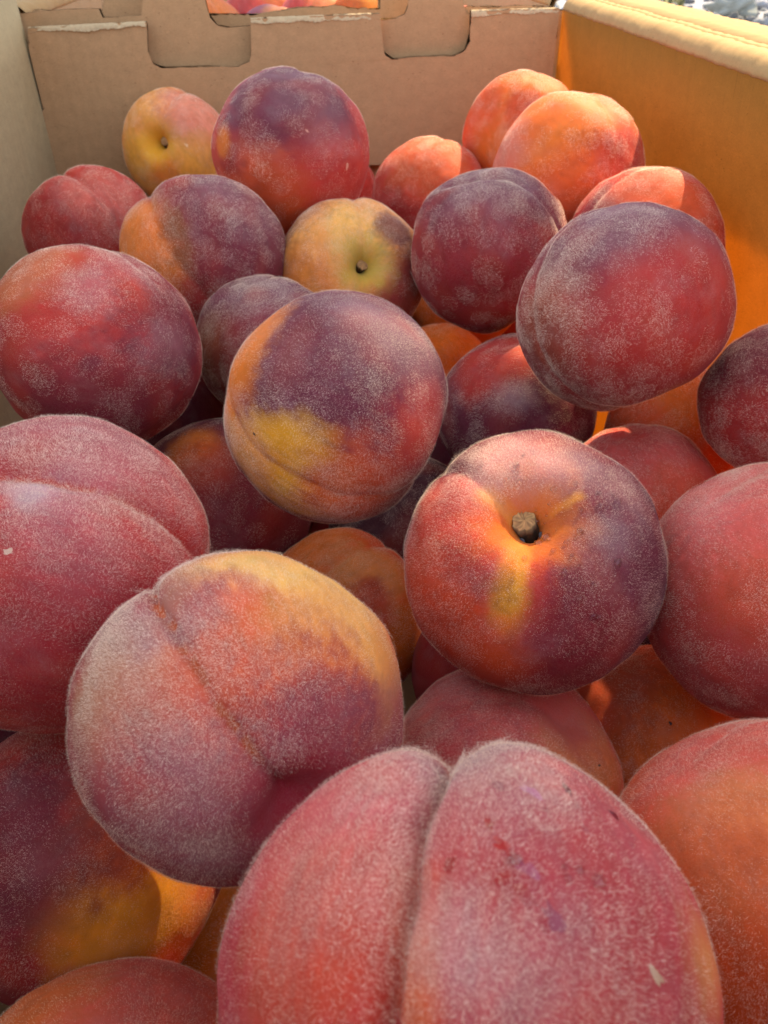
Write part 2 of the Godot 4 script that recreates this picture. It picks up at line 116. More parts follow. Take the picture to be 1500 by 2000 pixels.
	peach("peach", "nearest peach, deeply cleft down its middle, with nicked skin and droplets", Vector3(0.0130, -0.1275, -0.0474), 0.0366, Vector3(0.287, 0.134, -0.949), Vector3(-0.212, 0.974, 0.074), "crimson", [[Vector3(0.266, 0.891, -0.367), 0.524, 0.314, "dusty_purple", 0.80], [Vector3(0.304, 0.812, -0.499), 0.279, 0.175, "purple", 0.45], [Vector3(0.682, 0.645, -0.345), 0.262, 0.175, "purple", 0.45], [Vector3(0.425, 0.850, -0.311), 0.227, 0.140, "red", 0.80], [Vector3(0.581, 0.794, -0.179), 0.314, 0.209, "rose", 0.70], [Vector3(0.362, 0.918, 0.160), 0.524, 0.314, "dusty_purple", 0.55], [Vector3(0.852, 0.474, 0.221), 0.192, 0.209, "apricot", 0.80], [Vector3(-0.447, 0.871, -0.203), 0.524, 0.349, "rose", 0.50], [Vector3(-0.230, 0.961, 0.151), 0.070, 0.087, "orange", 0.70], [Vector3(-0.230, 0.952, 0.202), 0.070, 0.087, "orange", 0.70], [Vector3(-0.229, 0.941, 0.250), 0.070, 0.087, "orange", 0.70], [Vector3(-0.229, 0.927, 0.297), 0.070, 0.087, "orange", 0.70], [Vector3(-0.229, 0.912, 0.342), 0.070, 0.087, "orange", 0.70], [Vector3(-0.228, 0.895, 0.384), 0.070, 0.087, "orange", 0.70], [Vector3(-0.227, 0.876, 0.426), 0.070, 0.087, "orange", 0.70], [Vector3(-0.175, 0.982, 0.067), 0.122, 0.070, "orange_red", 0.80], [Vector3(-0.601, 0.786, 0.147), 0.436, 0.262, "orange_red", 0.50], [Vector3(0.083, 0.907, 0.414), 0.698, 0.349, "red", 0.50], [Vector3(-0.328, 0.897, -0.298), 0.524, 0.314, "frost", 0.35], [Vector3(0.209, 0.862, -0.463), 0.314, 0.175, "frost", 0.50], [Vector3(-0.109, 0.964, 0.242), 0.175, 0.140, "frost", 0.50], [Vector3(0.142, 0.924, 0.356), 0.209, 0.175, "frost", 0.40]], {"groove": 2.7, "groove_width": 0.34, "lobe": -0.09, "drops": [[Vector3(0.341, 0.936, -0.083), 0.35, 12]], "nicks": [[Vector3(0.103, 0.992, -0.076), 0.00090, 0.4, Color(0.62, 0.05, 0.06), "skin_nick"], [Vector3(0.129, 0.992, 0.003), 0.00120, 1.2, Color(0.66, 0.05, 0.07), "skin_nick"], [Vector3(-0.042, 0.999, 0.025), 0.00100, 0.1, Color(0.60, 0.05, 0.07), "skin_nick"], [Vector3(0.118, 0.987, 0.107), 0.00150, 2.0, Color(0.60, 0.05, 0.07), "skin_nick"], [Vector3(0.192, 0.978, 0.080), 0.00130, 1.4, Color(0.62, 0.22, 0.30), "skin_flake"], [Vector3(0.168, 0.974, 0.153), 0.00150, 1.0, Color(0.60, 0.05, 0.07), "skin_nick"], [Vector3(0.288, 0.933, -0.218), 0.00130, 1.2, Color(0.70, 0.40, 0.46), "skin_flake"], [Vector3(0.441, 0.860, -0.255), 0.00090, 0.6, Color(0.45, 0.06, 0.10), "skin_nick"], [Vector3(0.243, 0.944, 0.224), 0.00180, 0.9, Color(0.55, 0.16, 0.22), "skin_flake"], [Vector3(0.217, 0.948, 0.231), 0.00100, 0.3, Color(0.60, 0.05, 0.07), "skin_nick"], [Vector3(0.561, 0.753, 0.343), 0.00110, 1.3, Color(0.72, 0.56, 0.44), "skin_flake"], [Vector3(0.630, 0.748, -0.212), 0.00080, 1.6, Color(0.45, 0.05, 0.10), "skin_nick"], [Vector3(0.326, 0.943, 0.066), 0.00070, 0.5, Color(0.60, 0.05, 0.07), "skin_nick"]]})
	peach("peach", "smooth red and orange peach in the lower right corner", Vector3(0.0916, -0.1696, -0.0705), 0.0375, Vector3(0.714, -0.610, 0.345), Vector3(0.621, 0.323, -0.714), "orange_red", [[Vector3(-0.306, 0.902, -0.306), 0.698, 0.349, "rose", 0.80], [Vector3(-0.500, 0.866, 0.002), 0.419, 0.244, "apricot", 0.45], [Vector3(-0.698, 0.579, 0.422), 0.698, 0.349, "orange_red", 0.60]], {"groove": 0.5})
	peach("peach", "peach in the lower left corner showing only its rosy top", Vector3(-0.0577, -0.2112, -0.0537), 0.0352, Vector3(-0.369, -0.438, 0.820), Vector3(-0.238, -0.808, -0.539), "orange_red", [[Vector3(0.121, 0.801, -0.586), 0.698, 0.349, "rose", 0.70], [Vector3(-0.422, 0.713, -0.560), 0.436, 0.262, "orange", 0.60]], {"groove": 0.3, "pit": 0.5})
	peach("peach", "shadowed orange peach at the bottom of the gap beside the nearest cleft peach", Vector3(-0.0374, -0.2965, -0.1232), 0.0375, Vector3(0.286, -0.885, 0.366), Vector3(0.590, -0.138, -0.795), "orange", [], {"groove": 0.4})
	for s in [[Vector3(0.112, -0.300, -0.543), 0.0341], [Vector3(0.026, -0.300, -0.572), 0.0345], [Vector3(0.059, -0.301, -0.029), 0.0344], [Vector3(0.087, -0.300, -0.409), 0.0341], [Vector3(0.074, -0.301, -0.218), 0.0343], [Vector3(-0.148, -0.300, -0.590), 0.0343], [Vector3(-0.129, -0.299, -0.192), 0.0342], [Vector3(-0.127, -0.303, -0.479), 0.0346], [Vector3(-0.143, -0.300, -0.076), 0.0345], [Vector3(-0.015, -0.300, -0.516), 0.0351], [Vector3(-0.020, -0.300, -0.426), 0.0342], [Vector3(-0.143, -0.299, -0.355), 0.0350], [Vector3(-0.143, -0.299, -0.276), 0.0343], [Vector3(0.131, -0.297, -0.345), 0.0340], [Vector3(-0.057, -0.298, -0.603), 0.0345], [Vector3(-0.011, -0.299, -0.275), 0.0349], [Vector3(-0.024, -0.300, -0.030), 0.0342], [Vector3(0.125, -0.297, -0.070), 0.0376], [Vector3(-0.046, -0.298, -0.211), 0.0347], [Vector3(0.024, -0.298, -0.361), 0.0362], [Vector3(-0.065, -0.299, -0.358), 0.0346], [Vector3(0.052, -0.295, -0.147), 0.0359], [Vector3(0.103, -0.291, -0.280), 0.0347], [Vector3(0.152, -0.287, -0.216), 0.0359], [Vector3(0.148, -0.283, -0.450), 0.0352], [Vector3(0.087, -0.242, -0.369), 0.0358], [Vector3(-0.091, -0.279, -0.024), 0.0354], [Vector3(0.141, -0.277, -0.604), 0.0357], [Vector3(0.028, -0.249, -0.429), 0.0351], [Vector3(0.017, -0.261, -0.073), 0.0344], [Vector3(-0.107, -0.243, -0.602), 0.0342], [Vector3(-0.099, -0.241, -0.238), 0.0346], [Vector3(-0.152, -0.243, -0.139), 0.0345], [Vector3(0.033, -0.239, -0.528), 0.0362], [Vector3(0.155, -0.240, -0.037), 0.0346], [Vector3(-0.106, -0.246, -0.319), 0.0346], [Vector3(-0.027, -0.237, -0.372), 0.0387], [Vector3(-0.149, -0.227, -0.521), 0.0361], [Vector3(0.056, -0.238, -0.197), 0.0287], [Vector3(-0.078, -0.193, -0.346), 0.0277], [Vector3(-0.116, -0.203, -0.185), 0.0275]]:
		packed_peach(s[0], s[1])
	neighbour_peaches()
	fallen_leaf()


const SUN := Vector3(0.45, 0.70, -0.58)


# ---------------------------------------------------------------- helpers
func numbered(called: String) -> String:
	if not taken.has(called):
		taken[called] = 0
		return called
	taken[called] += 1
	return "%s_%03d" % [called, taken[called]]


func thing(called: String, label: String, category: String, at := Vector3.ZERO, group := "") -> Node3D:
	var o := Node3D.new()
	o.name = numbered(called)
	add_child(o)
	o.position = at
	tag(o, label, category, group)
	return o


func tag(o: Node3D, label: String, category: String, group := "") -> void:
	o.set_meta("label", label)
	o.set_meta("category", category)
	if group:
		o.set_meta("group", group)


func part(called: String, m: Mesh, mat: Material, parent: Node3D) -> MeshInstance3D:
	var o := MeshInstance3D.new()
	o.mesh = m
	o.material_override = mat
	if parent == self:
		o.name = numbered(called)
		add_child(o)
		return o
	var k := 0
	o.name = called
	while parent.has_node(NodePath(o.name)):
		k += 1
		o.name = "%s_%03d" % [called, k]
	parent.add_child(o)
	return o


func arrays_mesh(v: PackedVector3Array, n: PackedVector3Array, c: PackedColorArray, ix: PackedInt32Array) -> ArrayMesh:
	var a := []
	a.resize(Mesh.ARRAY_MAX)
	a[Mesh.ARRAY_VERTEX] = v
	a[Mesh.ARRAY_NORMAL] = n
	if c.size():
		a[Mesh.ARRAY_COLOR] = c
	a[Mesh.ARRAY_INDEX] = ix
	var m := ArrayMesh.new()
	m.add_surface_from_arrays(Mesh.PRIMITIVE_TRIANGLES, a)
	return m


func sm(a: float, b: float, x: float) -> float:
	var t := clampf((x - a) / (b - a), 0.0, 1.0)
	return t * t * (3.0 - 2.0 * t)


# ---------------------------------------------------------------- materials
func strokes(size: int, ground: Color, count: int, longest: int, shades: Array, strength: float, aligned := false) -> Image:
	var im := Image.create(size, size, false, Image.FORMAT_RGBA8)
	im.fill(ground)
	for i in count:
		var x := rng.randf() * size
		var y := rng.randf() * size
		var a := rng.randf() * TAU if not aligned else rng.randfn(0.0, 0.5)
		var bend := rng.randf_range(-0.09, 0.09)
		var c: Color = shades[rng.randi() % shades.size()]
		var s := strength * rng.randf_range(0.3, 1.0)
		for k in rng.randi_range(longest / 3, longest):
			x += cos(a)
			y += sin(a)
			a += bend
			var px := posmod(int(x), size)
			var py := posmod(int(y), size)
			var old := im.get_pixel(px, py)
			var mixed := old.lerp(c, s)
			mixed.a = maxf(old.a, c.a * s) if ground.a < 0.5 else 1.0
			if ground.a < 0.5:
				mixed.r = c.r
				mixed.g = c.g
				mixed.b = c.b
			im.set_pixel(px, py, mixed)
	return im


func materials() -> void:
	low.seed = 3
	low.noise_type = FastNoiseLite.TYPE_SIMPLEX_SMOOTH
	low.frequency = 1.0
	low.fractal_type = FastNoiseLite.FRACTAL_NONE
	fine.seed = 8
	fine.noise_type = FastNoiseLite.TYPE_SIMPLEX_SMOOTH
	fine.frequency = 1.0
	fine.fractal_octaves = 3
	# skin: dark pores and freckles under pale downy fibres
	var freckle := strokes(512, Color(0.96, 0.95, 0.95), 7000, 4, [Color(0.86, 0.52, 0.46), Color(1, 1, 1), Color(0.78, 0.60, 0.58)], 0.6)
	var freckle_tex := ImageTexture.create_from_image(freckle)
	var down := strokes(1024, Color(0.86, 0.74, 0.70, 0.0), 34000, 11, [Color(0.90, 0.80, 0.74, 1.0), Color(0.84, 0.72, 0.72, 1.0), Color(0.94, 0.84, 0.74, 1.0)], 0.25)
	var down_tex := ImageTexture.create_from_image(down)
	var bump := NoiseTexture2D.new()
	bump.width = 512
	bump.height = 512
	bump.seamless = true
	var bn := FastNoiseLite.new()
	bn.seed = 4
	bn.frequency = 0.06
	bump.noise = bn
	for k in 3:
		var m := StandardMaterial3D.new()
		m.resource_name = "peach_skin"
		m.vertex_color_use_as_albedo = true
		m.albedo_texture = freckle_tex
		m.uv1_triplanar = true
		m.uv1_scale = Vector3.ONE * 30.0
		m.uv1_offset = Vector3(0.37, 0.61, 0.13) * k
		m.roughness = 0.62
		m.metallic_specular = 0.22
		m.rim_enabled = true
		m.rim = [0.08, 0.06, 0.04][k]
		m.rim_tint = 0.15
		m.subsurf_scatter_enabled = true
		m.subsurf_scatter_strength = 0.18
		m.heightmap_enabled = true
		m.heightmap_texture = bump
		m.heightmap_scale = 0.010
		m.detail_enabled = true
		m.detail_albedo = down_tex
		m.detail_uv_layer = BaseMaterial3D.DETAIL_UV_2
		m.uv2_triplanar = true
		m.uv2_scale = Vector3.ONE * 32.0
		m.uv2_offset = Vector3(0.21, 0.43, 0.77) * k
		skins.append(m)
	fuzz_mat = StandardMaterial3D.new()
	fuzz_mat.resource_name = "peach_fuzz"
	fuzz_mat.albedo_color = Color(1.0, 0.90, 0.78)
	fuzz_mat.roughness = 0.5
	fuzz_mat.backlight_enabled = true
	fuzz_mat.backlight = Color(0.78, 0.74, 0.70)
	for k in 3:
		fuzz_clumps.append(clump(190))
	for k in 3:
		fuzz_clumps.append(clump(210, 1.5))
	bark = StandardMaterial3D.new()
	bark.resource_name = "stem_bark"
	bark.vertex_color_use_as_albedo = true
	bark.roughness = 0.8
	water = StandardMaterial3D.new()
	water.resource_name = "water"
	water.albedo_color = Color(1, 1, 1, 0.0)
	water.roughness = 0.02
	water.refraction_enabled = true
	water.refraction_scale = 0.033
	water.transparency = BaseMaterial3D.TRANSPARENCY_ALPHA
	# kraft paper: fibres over cloudy brown
	var kim := strokes(1024, Color(0.70, 0.70, 0.70), 16000, 26, [Color(0.86, 0.86, 0.86), Color(0.52, 0.51, 0.49), Color(0.78, 0.78, 0.78), Color(0.62, 0.61, 0.60)], 0.46, true)
	for y in 1024:
		for x in 1024:
			var q := low.get_noise_2d(x / 90.0, y / 60.0) * 0.02 + low.get_noise_2d(x / 14.0, y / 7.0) * 0.022
			kim.set_pixel(x, y, kim.get_pixel(x, y) * (1.0 + q))
	for i in 60:
		var px := rng.randi() % 1024
		var py := rng.randi() % 1024
		kim.fill_rect(Rect2i(px, py, rng.randi_range(2, 7), 2), Color(0.42, 0.36, 0.30))
	var ktex := ImageTexture.create_from_image(kim)
	var kn := FastNoiseLite.new()
	kn.seed = 21
	kn.frequency = 0.02
	var kbi := kn.get_seamless_image(512, 512)
	kbi.convert(Image.FORMAT_RGBA8)
	for y in 512:
		for x in 512:
			var h := kbi.get_pixel(x, y).r * 0.30 + 0.16 * (1.0 + sin(TAU * 20.0 * x / 512.0))
			kbi.set_pixel(x, y, Color(h, h, h))
	var kb := ImageTexture.create_from_image(kbi)
	kraft = StandardMaterial3D.new()
	kraft.resource_name = "kraft_board"
	kraft.albedo_color = Color(0.98, 0.77, 0.55)
	kraft.albedo_texture = ktex
	kraft.uv1_triplanar = true
	kraft.uv1_world_triplanar = true
	kraft.uv1_scale = Vector3.ONE * 7.0
	kraft.roughness = 0.85
	kraft.metallic_specular = 0.3
	kraft.heightmap_enabled = true
	kraft.heightmap_texture = kb
	kraft.heightmap_scale = 0.03
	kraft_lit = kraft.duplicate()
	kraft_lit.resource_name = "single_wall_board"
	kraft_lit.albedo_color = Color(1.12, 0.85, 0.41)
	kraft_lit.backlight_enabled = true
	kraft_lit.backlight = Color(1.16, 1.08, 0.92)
	kraft_sky_lit = kraft.duplicate()
	kraft_sky_lit.resource_name = "sky_lit_board"
	kraft_sky_lit.albedo_color = Color(0.98, 0.87, 0.66)  # lighter copy: skylight on the left wall is put into its colour
	kraft_flap = kraft.duplicate()
	kraft_flap.resource_name = "flap_board"
	kraft_flap.albedo_color = Color(0.94, 0.76, 0.51)  # flap tone, slightly darker than the plain board
	kraft_edge = kraft.duplicate()
	kraft_edge.resource_name = "torn_board_edge"
	kraft_edge.albedo_color = Color(1.05, 0.92, 0.72)
	kraft_edge.roughness = 1.0


# ---------------------------------------------------------------- peaches
func rad(d: Vector3) -> float:
	var th := acos(clampf(d.y, -1.0, 1.0))
	var side := sm(-0.08, 0.22, d.x) * sm(PI, PI - 0.45, th)
	var wob := d.z + 0.018 * low.get_noise_3d(th * 3.0 + shift.x, shift.y, 0.5)
	var g := groove * side * (0.042 * exp(-wob * wob / (0.060 * groove_width)) + 0.036 * exp(-wob * wob / (0.0042 * groove_width)))
	if crack > 0.0:
		g += side * crack_at(d, th) * 0.012
	var p := pit * (0.27 * exp(-th * th / 0.060) + 0.11 * exp(-th * th / 0.30))
	p += hole * exp(-th * th / 0.012)
	var tip := 0.022 * exp(-(PI - th) * (PI - th) / 0.07)
	var body := 1.022 - 0.03 * d.y * d.y + 0.028 * low.get_noise_3dv(d * 1.2 + shift) + 0.008 * low.get_noise_3dv(d * 3.1 - shift)
	return body + lobe * sm(-0.12, 0.5, d.z) * sm(-0.5, 0.3, d.x) - g - p + tip


func crack_at(d: Vector3, th: float) -> float:
	if d.x < 0.0:
		return 0.0
	var wob := d.z + 0.018 * low.get_noise_3d(th * 3.0 + shift.x, shift.y, 0.5) + 0.012 * low.get_noise_2d(th * 14.0, shift.z)
	var gaps := sm(-0.45, -0.1, low.get_noise_2d(th * 7.0 + shift.y, 3.0))
	var wide := 0.024 * crack
	return exp(-wob * wob / (wide * wide)) * gaps * sm(0.35, 0.6, th) * sm(2.6, 2.2, th)


func peach(called: String, label: String, at: Vector3, R: float, axis: Vector3, sut: Vector3, base: String, patches: Array, opt: Dictionary, group := "") -> Node3D:
	var o := thing(called, label, "peach", at, group)
	axis = axis.normalized()
	sut = (sut - axis * axis.dot(sut)).normalized()
	o.basis = Basis(sut, axis, sut.cross(axis))
	groove = opt.get("groove", 0.6)
	groove_width = opt.get("groove_width", 1.0)
	pit = opt.get("pit", 1.0)
	lobe = opt.get("lobe", 0.0)
	crack = opt.get("crack", 0.0)
	hole = 0.22 if opt.has("stem") else 0.0
	shift = Vector3(rng.randf(), rng.randf(), rng.randf()) * 40.0
	var away := at.length()
	var nu := 240 if away < 0.27 else (168 if away < 0.42 else 112)
	nu = opt.get("fine", nu)
	var nv := nu * 5 / 8
	var inv := o.basis.transposed()
	var spots := []
	for p in patches:
		spots.append([(inv * (p[0] as Vector3)).normalized(), p[1], p[2], PAL[p[3]], p[4], p[3] == "frost"])
	var v := PackedVector3Array()
	var n := PackedVector3Array()
	var c := PackedColorArray()
	var ix := PackedInt32Array()
	var ground: Color = PAL[base]
	var hollow: Color = PAL[opt.get("cavity", "yellow")]
	var crack_col: Color = PAL[opt.get("crack_color", "red")]
	var pale: Color = PAL["pale"]
	var dust: float = opt.get("dust", 0.12)
	for j in nv + 1:
		# rows packed closer towards the stem, where the hollow is
		var t := float(j) / nv
		var th := PI * (0.72 * t + 0.28 * t * t)
		for i in nu + 1:
			var ph := TAU * i / nu
			ph -= 0.62 * sin(ph)
			var d := Vector3(sin(th) * cos(ph), cos(th), sin(th) * sin(ph))
			v.append(d * (rad(d) * R))
			var n1 := low.get_noise_3dv(d * 1.6 + shift)
			var n2 := fine.get_noise_3dv(d * 4.5 - shift)
			var n3 := fine.get_noise_3d(d.x * 15.0 + shift.x, d.y * 3.0, d.z * 15.0)
			var col := ground
			for s in spots:
				var ang := acos(clampf(d.dot(s[0]), -1.0, 1.0)) + minf(s[2], 0.3) * (0.4 * n1 + 0.4 * n2 + 0.35 * n3)
				var w := sm(s[1] + s[2] * 0.75, s[1] - s[2] * 0.75, ang) * (s[4] as float)
				if s[5]:
					w *= 0.22
				if w > 0.0:
					col = col.lerp(s[3], w)
			col = col * (1.0 + 0.20 * n3 + 0.15 * n2)
			col = col.lerp(PAL["orange_red"], clampf(0.25 * n1 - 0.02, 0.0, 0.2))
			if th < 0.9:
				col = col.lerp(hollow, sm(0.62, 0.12, th + 0.12 * n2) * 0.85)
			if crack > 0.0 and d.x > 0.0:
				col = col.lerp(crack_col, clampf(crack_at(d, th) * 1.8, 0.0, 1.0))
			var dusty := sm(-0.1, 0.55, fine.get_noise_3dv(d * 2.3 + shift * 1.7)) * (0.55 + 0.9 * fine.get_noise_3dv(d * 26.0))
			col = col.lerp(pale, clampf(dusty * dust, 0.0, 0.5))
			col.a = 1.0
			c.append(col)
	var row := nu + 1
	n.resize(v.size())
	for j in nv + 1:
		for i in row:
			var a := v[j * row + (i - 1 if i > 0 else nu - 1)]
			var b := v[j * row + (i + 1 if i < nu else 1)]
			var up := v[maxi(j - 1, 0) * row + i]
			var dn := v[mini(j + 1, nv) * row + i]
			var nn := (b - a).cross(up - dn)
			if j == 0 or j == nv:
				nn = Vector3(0, 1 if j == 0 else -1, 0)
			n[j * row + i] = nn.normalized()
	if n[(nv / 2) * row].dot(v[(nv / 2) * row]) < 0.0:
		for k in range(row, n.size() - row):
			n[k] = -n[k]
	for j in nv:
		for i in nu:
			var a := j * row + i
			if j > 0:
				ix.append_array([a, a + row + 1, a + 1])
			if j < nv - 1:
				ix.append_array([a, a + row, a + row + 1])
	var skin := part("skin", arrays_mesh(v, n, c, ix), skins[opt.get("dull_skin", rng.randi() % 3)], o)
	var hairs: int = opt.get("hairs", 900 if away < 0.3 else (640 if away < 0.45 else 420))
	if hairs > 0:
		fuzz(o, v, n, hairs, nu, nv, spots)
	if opt.has("stem"):
		stem(o, R, opt.stem)
	if opt.has("drops"):
		droplets(o, R, inv, opt.drops)
	if opt.has("lint"):
		for q in opt.lint:
			var up: Vector3 = (inv * (q as Vector3)).normalized()
			var x := up.cross(Vector3(0.2, 0.3, 0.9)).normalized()
			var tuft := part("lint_tuft", clump(26, 1.6), fuzz_mat, o)
			tuft.transform = Transform3D(Basis(x * 0.8, up * 2.6, x.cross(up) * 0.8), up * (rad(up) * R))
	if opt.has("nicks"):
		nicks(o, R, inv, opt.nicks)
	return o


func clump(count: int, wider := 1.0) -> ArrayMesh:
	var v := PackedVector3Array()
	var n := PackedVector3Array()
	var ix := PackedInt32Array()
	for i in count:
		var a := rng.randf() * TAU
		var r := 0.0046 * sqrt(rng.randf())
		var foot := Vector3(cos(a) * r, -r * r / 0.074, sin(a) * r)
		var lean := rng.randfn(0.0, 1.3)
		var tilt := deg_to_rad(rng.randf_range(38.0, 78.0))
		var flat := Vector3(cos(lean), 0, sin(lean))
		var across := Vector3(-sin(lean), 0, cos(lean))
		var long := rng.randf_range(0.00028, 0.00070)
		var wide := wider * rng.randf_range(0.000007, 0.000014)
		var mid := foot + (Vector3.UP * cos(tilt * 0.6) + flat * sin(tilt * 0.6)) * long * 0.5
		var end := mid + (Vector3.UP * cos(tilt * 1.25) + flat * sin(tilt * 1.25) + across * rng.randf_range(-0.5, 0.5)) * long * 0.5
		var nn := (Vector3.UP * sin(tilt) - flat * cos(tilt)).normalized()
		var k := v.size()
		v.append_array([foot - across * wide, foot + across * wide, mid - across * wide, mid + across * wide, end])
		for q in 5:
			n.append(nn)
		ix.append_array([k, k + 2, k + 1, k + 1, k + 2, k + 3, k + 2, k + 4, k + 3])
	return arrays_mesh(v, n, PackedColorArray(), ix)


func fuzz(o: Node3D, v: PackedVector3Array, n: PackedVector3Array, count: int, nu: int, nv: int, spots: Array) -> void:
	var mm := MultiMesh.new()
	mm.transform_format = MultiMesh.TRANSFORM_3D
	mm.mesh = fuzz_clumps[rng.randi() % 3 + (0 if o.position.length() < 0.3 else 3)]
	var short := 1.0 if o.position.length() < 0.3 else 0.9
	var where: Array[Transform3D] = []
	while where.size() < count:
		var t := acos(rng.randf_range(-1.0, 0.93)) / PI
		# undo the packing of the rows
		var s := (-0.72 + sqrt(0.72 * 0.72 + 4.0 * 0.28 * t)) / 0.56
		var k := clampi(int(s * nv + 0.5), 1, nv - 1) * (nu + 1) + rng.randi() % nu
		var keep := 0.66 + 0.42 * fine.get_noise_3dv(v[k].normalized() * 3.0 - shift)
		if crack > 0.0 and crack_at(v[k].normalized(), acos(v[k].normalized().y)) > 0.3:
			continue
		keep *= 0.62
		for s2 in spots:
			if s2[5]:
				keep += (s2[4] as float) * sm(s2[1] + s2[2], s2[1] - s2[2], acos(clampf(v[k].normalized().dot(s2[0]), -1.0, 1.0)))
		if rng.randf() > keep:
			continue
		var y := n[k]
		var x := y.cross(Vector3(0.3, -1.0, 0.2) + Vector3(rng.randfn(0, 0.5), rng.randfn(0, 0.5), rng.randfn(0, 0.5))).normalized()
		var z := x.cross(y)
		var size := rng.randf_range(0.8, 1.25) * short
		where.append(Transform3D(Basis(x * size, y * size, z * size), v[k]))
	mm.instance_count = where.size()
	for i in where.size():
		mm.set_instance_transform(i, where[i])
	var f := MultiMeshInstance3D.new()
	f.name = "fuzz"
	f.multimesh = mm
	f.material_override = fuzz_mat
	f.set_meta("kind", "stuff")
	o.add_child(f, true)


func stem(o: Node3D, R: float, kind: int) -> void:
	var big := 1.0 if kind == 2 else 0.85
	var foot := R * rad(Vector3.UP) - 0.001
	var v := PackedVector3Array()
	var n := PackedVector3Array()
	var c := PackedColorArray()
	var ix := PackedInt32Array()
	var rings := 13
	var around := 30
	for j in rings:
		# nine rings up the side, then four closing the broken end
		var t := minf(j / 8.0, 1.0)
		var inward: float = [0.92, 0.66, 0.36, 0.04][j - 9] if j > 8 else 1.0
		for i in around + 1:
			var a := TAU * i / around
			var r := (0.0042 - 0.0012 * sm(0.0, 0.5, t) + 0.0003 * sm(0.6, 0.9, t)) * big * inward * (1.0 + 0.22 * low.get_noise_3d(cos(a) * 1.4 + shift.y, sin(a) * 1.4, t * 2.5 + shift.x))
			var x := cos(a) * r
			var z := sin(a) * r
			var broken := 0.0011 * fine.get_noise_2d(x * 900.0 + shift.z, z * 900.0) if t > 0.95 else 0.0
			v.append(Vector3(x + 0.0026 * t * t, foot + 0.0155 * big * t + broken + (0.0003 if j > 8 else 0.0), z + 0.0010 * t))
			n.append(Vector3(cos(a), 0.15, sin(a)).normalized() if j < 8 else Vector3(cos(a) * 0.25 + 500.0 * broken, 1.0, sin(a) * 0.25 - 400.0 * broken).normalized())
			var dark := Color(0.030, 0.016, 0.008).lerp(Color(0.12, 0.065, 0.02), clampf(0.5 + 0.9 * low.get_noise_3d(a * 2.0, t * 3.0, shift.y), 0, 1))
			var grain := clampf(0.55 + 0.8 * fine.get_noise_2d(x * 1400.0, z * 1400.0 + shift.x), 0.0, 1.0)
			c.append(dark if j < 8 else Color(0.20, 0.085, 0.03).lerp(Color(0.62, 0.32, 0.11), grain).lerp(dark, 0.7 if j == 8 else 0.0))
	for j in rings - 1:
		for i in around:
			var a := j * (around + 1) + i
			ix.append_array([a, a + 1, a + around + 1, a + 1, a + around + 2, a + around + 1])
	part("stem", arrays_mesh(v, n, c, ix), bark, o)
	if kind < 2:
		return
	# dried bud scales round the foot of the stem
	for k in 3:
		var a := TAU * k / 3.0 + 0.5
		var s := SphereMesh.new()
		s.radius = 0.0016
		s.height = 0.0032
		s.radial_segments = 10
		s.rings = 6
		var m := StandardMaterial3D.new()
		m.albedo_color = Color(0.30, 0.29, 0.29) if k else Color(0.2, 0.15, 0.1)
		m.roughness = 0.9
		var b := part("bud_scale", s, m, o)
		b.position = Vector3(cos(a) * 0.0038, foot + 0.0112, sin(a) * 0.0038)
		b.basis = Basis(Vector3.UP, -a) * Basis(Vector3.BACK, 0.5) * Basis().scaled(Vector3(0.45, 1.5, 0.9))


func droplets(o: Node3D, R: float, inv: Basis, spec: Array) -> void:
	var s := SphereMesh.new()
	s.radius = 1.0
	s.height = 2.0
	s.radial_segments = 14
	s.rings = 8
	for q in spec:
		var mid: Vector3 = (inv * (q[0] as Vector3)).normalized()
		for i in q[2]:
			var d := mid
			var side := mid.cross(Vector3(0.3, 0.9, 0.2)).normalized()
			d = d.rotated(side, (q[1] as float) * sqrt(rng.randf()))
			d = d.rotated(mid, rng.randf() * TAU)
			var up := d.normalized()
			var x := up.cross(Vector3(0.1, 0.2, 0.9)).normalized()
			var size := 0.00038 + 0.0008 * pow(rng.randf(), 2.5)
			var b := part("droplet", s, water, o)
			b.transform = Transform3D(Basis(x * size, up * size * 0.62, x.cross(up) * size * rng.randf_range(1.0, 1.35)), up * (rad(up) * R + size * 0.2))


func nicks(o: Node3D, R: float, inv: Basis, spec: Array) -> void:
	for q in spec:
		var up: Vector3 = (inv * (q[0] as Vector3)).normalized()
		var x := up.cross(Vector3(0.4, 0.2, 0.9)).normalized().rotated(up, q[2])
		var z := x.cross(up)
		var size: float = q[1]
		var v := PackedVector3Array([up * (rad(up) * R + 0.00045)])
		var n := PackedVector3Array([up])
		var ix := PackedInt32Array()
		for i in 13:
			var a := TAU * i / 12
			var r := size * (0.75 + 0.5 * low.get_noise_2d(cos(a) * 1.5 + size * 9e3, sin(a) * 1.5))
			var d := (up * R + x * cos(a) * r * 1.5 + z * sin(a) * r * 0.8).normalized()
			v.append(d * (rad(d) * R - 0.00002))
			n.append((up * 1.5 + (d - up) * 8.0).normalized())
			if i < 12:
				ix.append_array([0, i + 1, i + 2])
		var m := StandardMaterial3D.new()
		m.albedo_color = q[3]
		m.roughness = 0.35
		m.cull_mode = BaseMaterial3D.CULL_DISABLED
		part(q[4], arrays_mesh(v, n, PackedColorArray(), ix), m, o)


func packed_peach(at: Vector3, R: float) -> void:
	var kinds := ["deep_red", "purple", "dark_purple", "deep_red"]  # dark base colours stand in for deep shade in the gaps
	peach("peach", "peach with its skin darkened for shade, packed in the lower layers under the heap", at, R, Vector3(rng.randf() - 0.5, -0.7, rng.randf() - 0.5), Vector3(1, 0.2, 0.3), kinds[rng.randi() % 4], [], {"hairs": 0, "fine": 64}, "peaches packed in the lower layers")


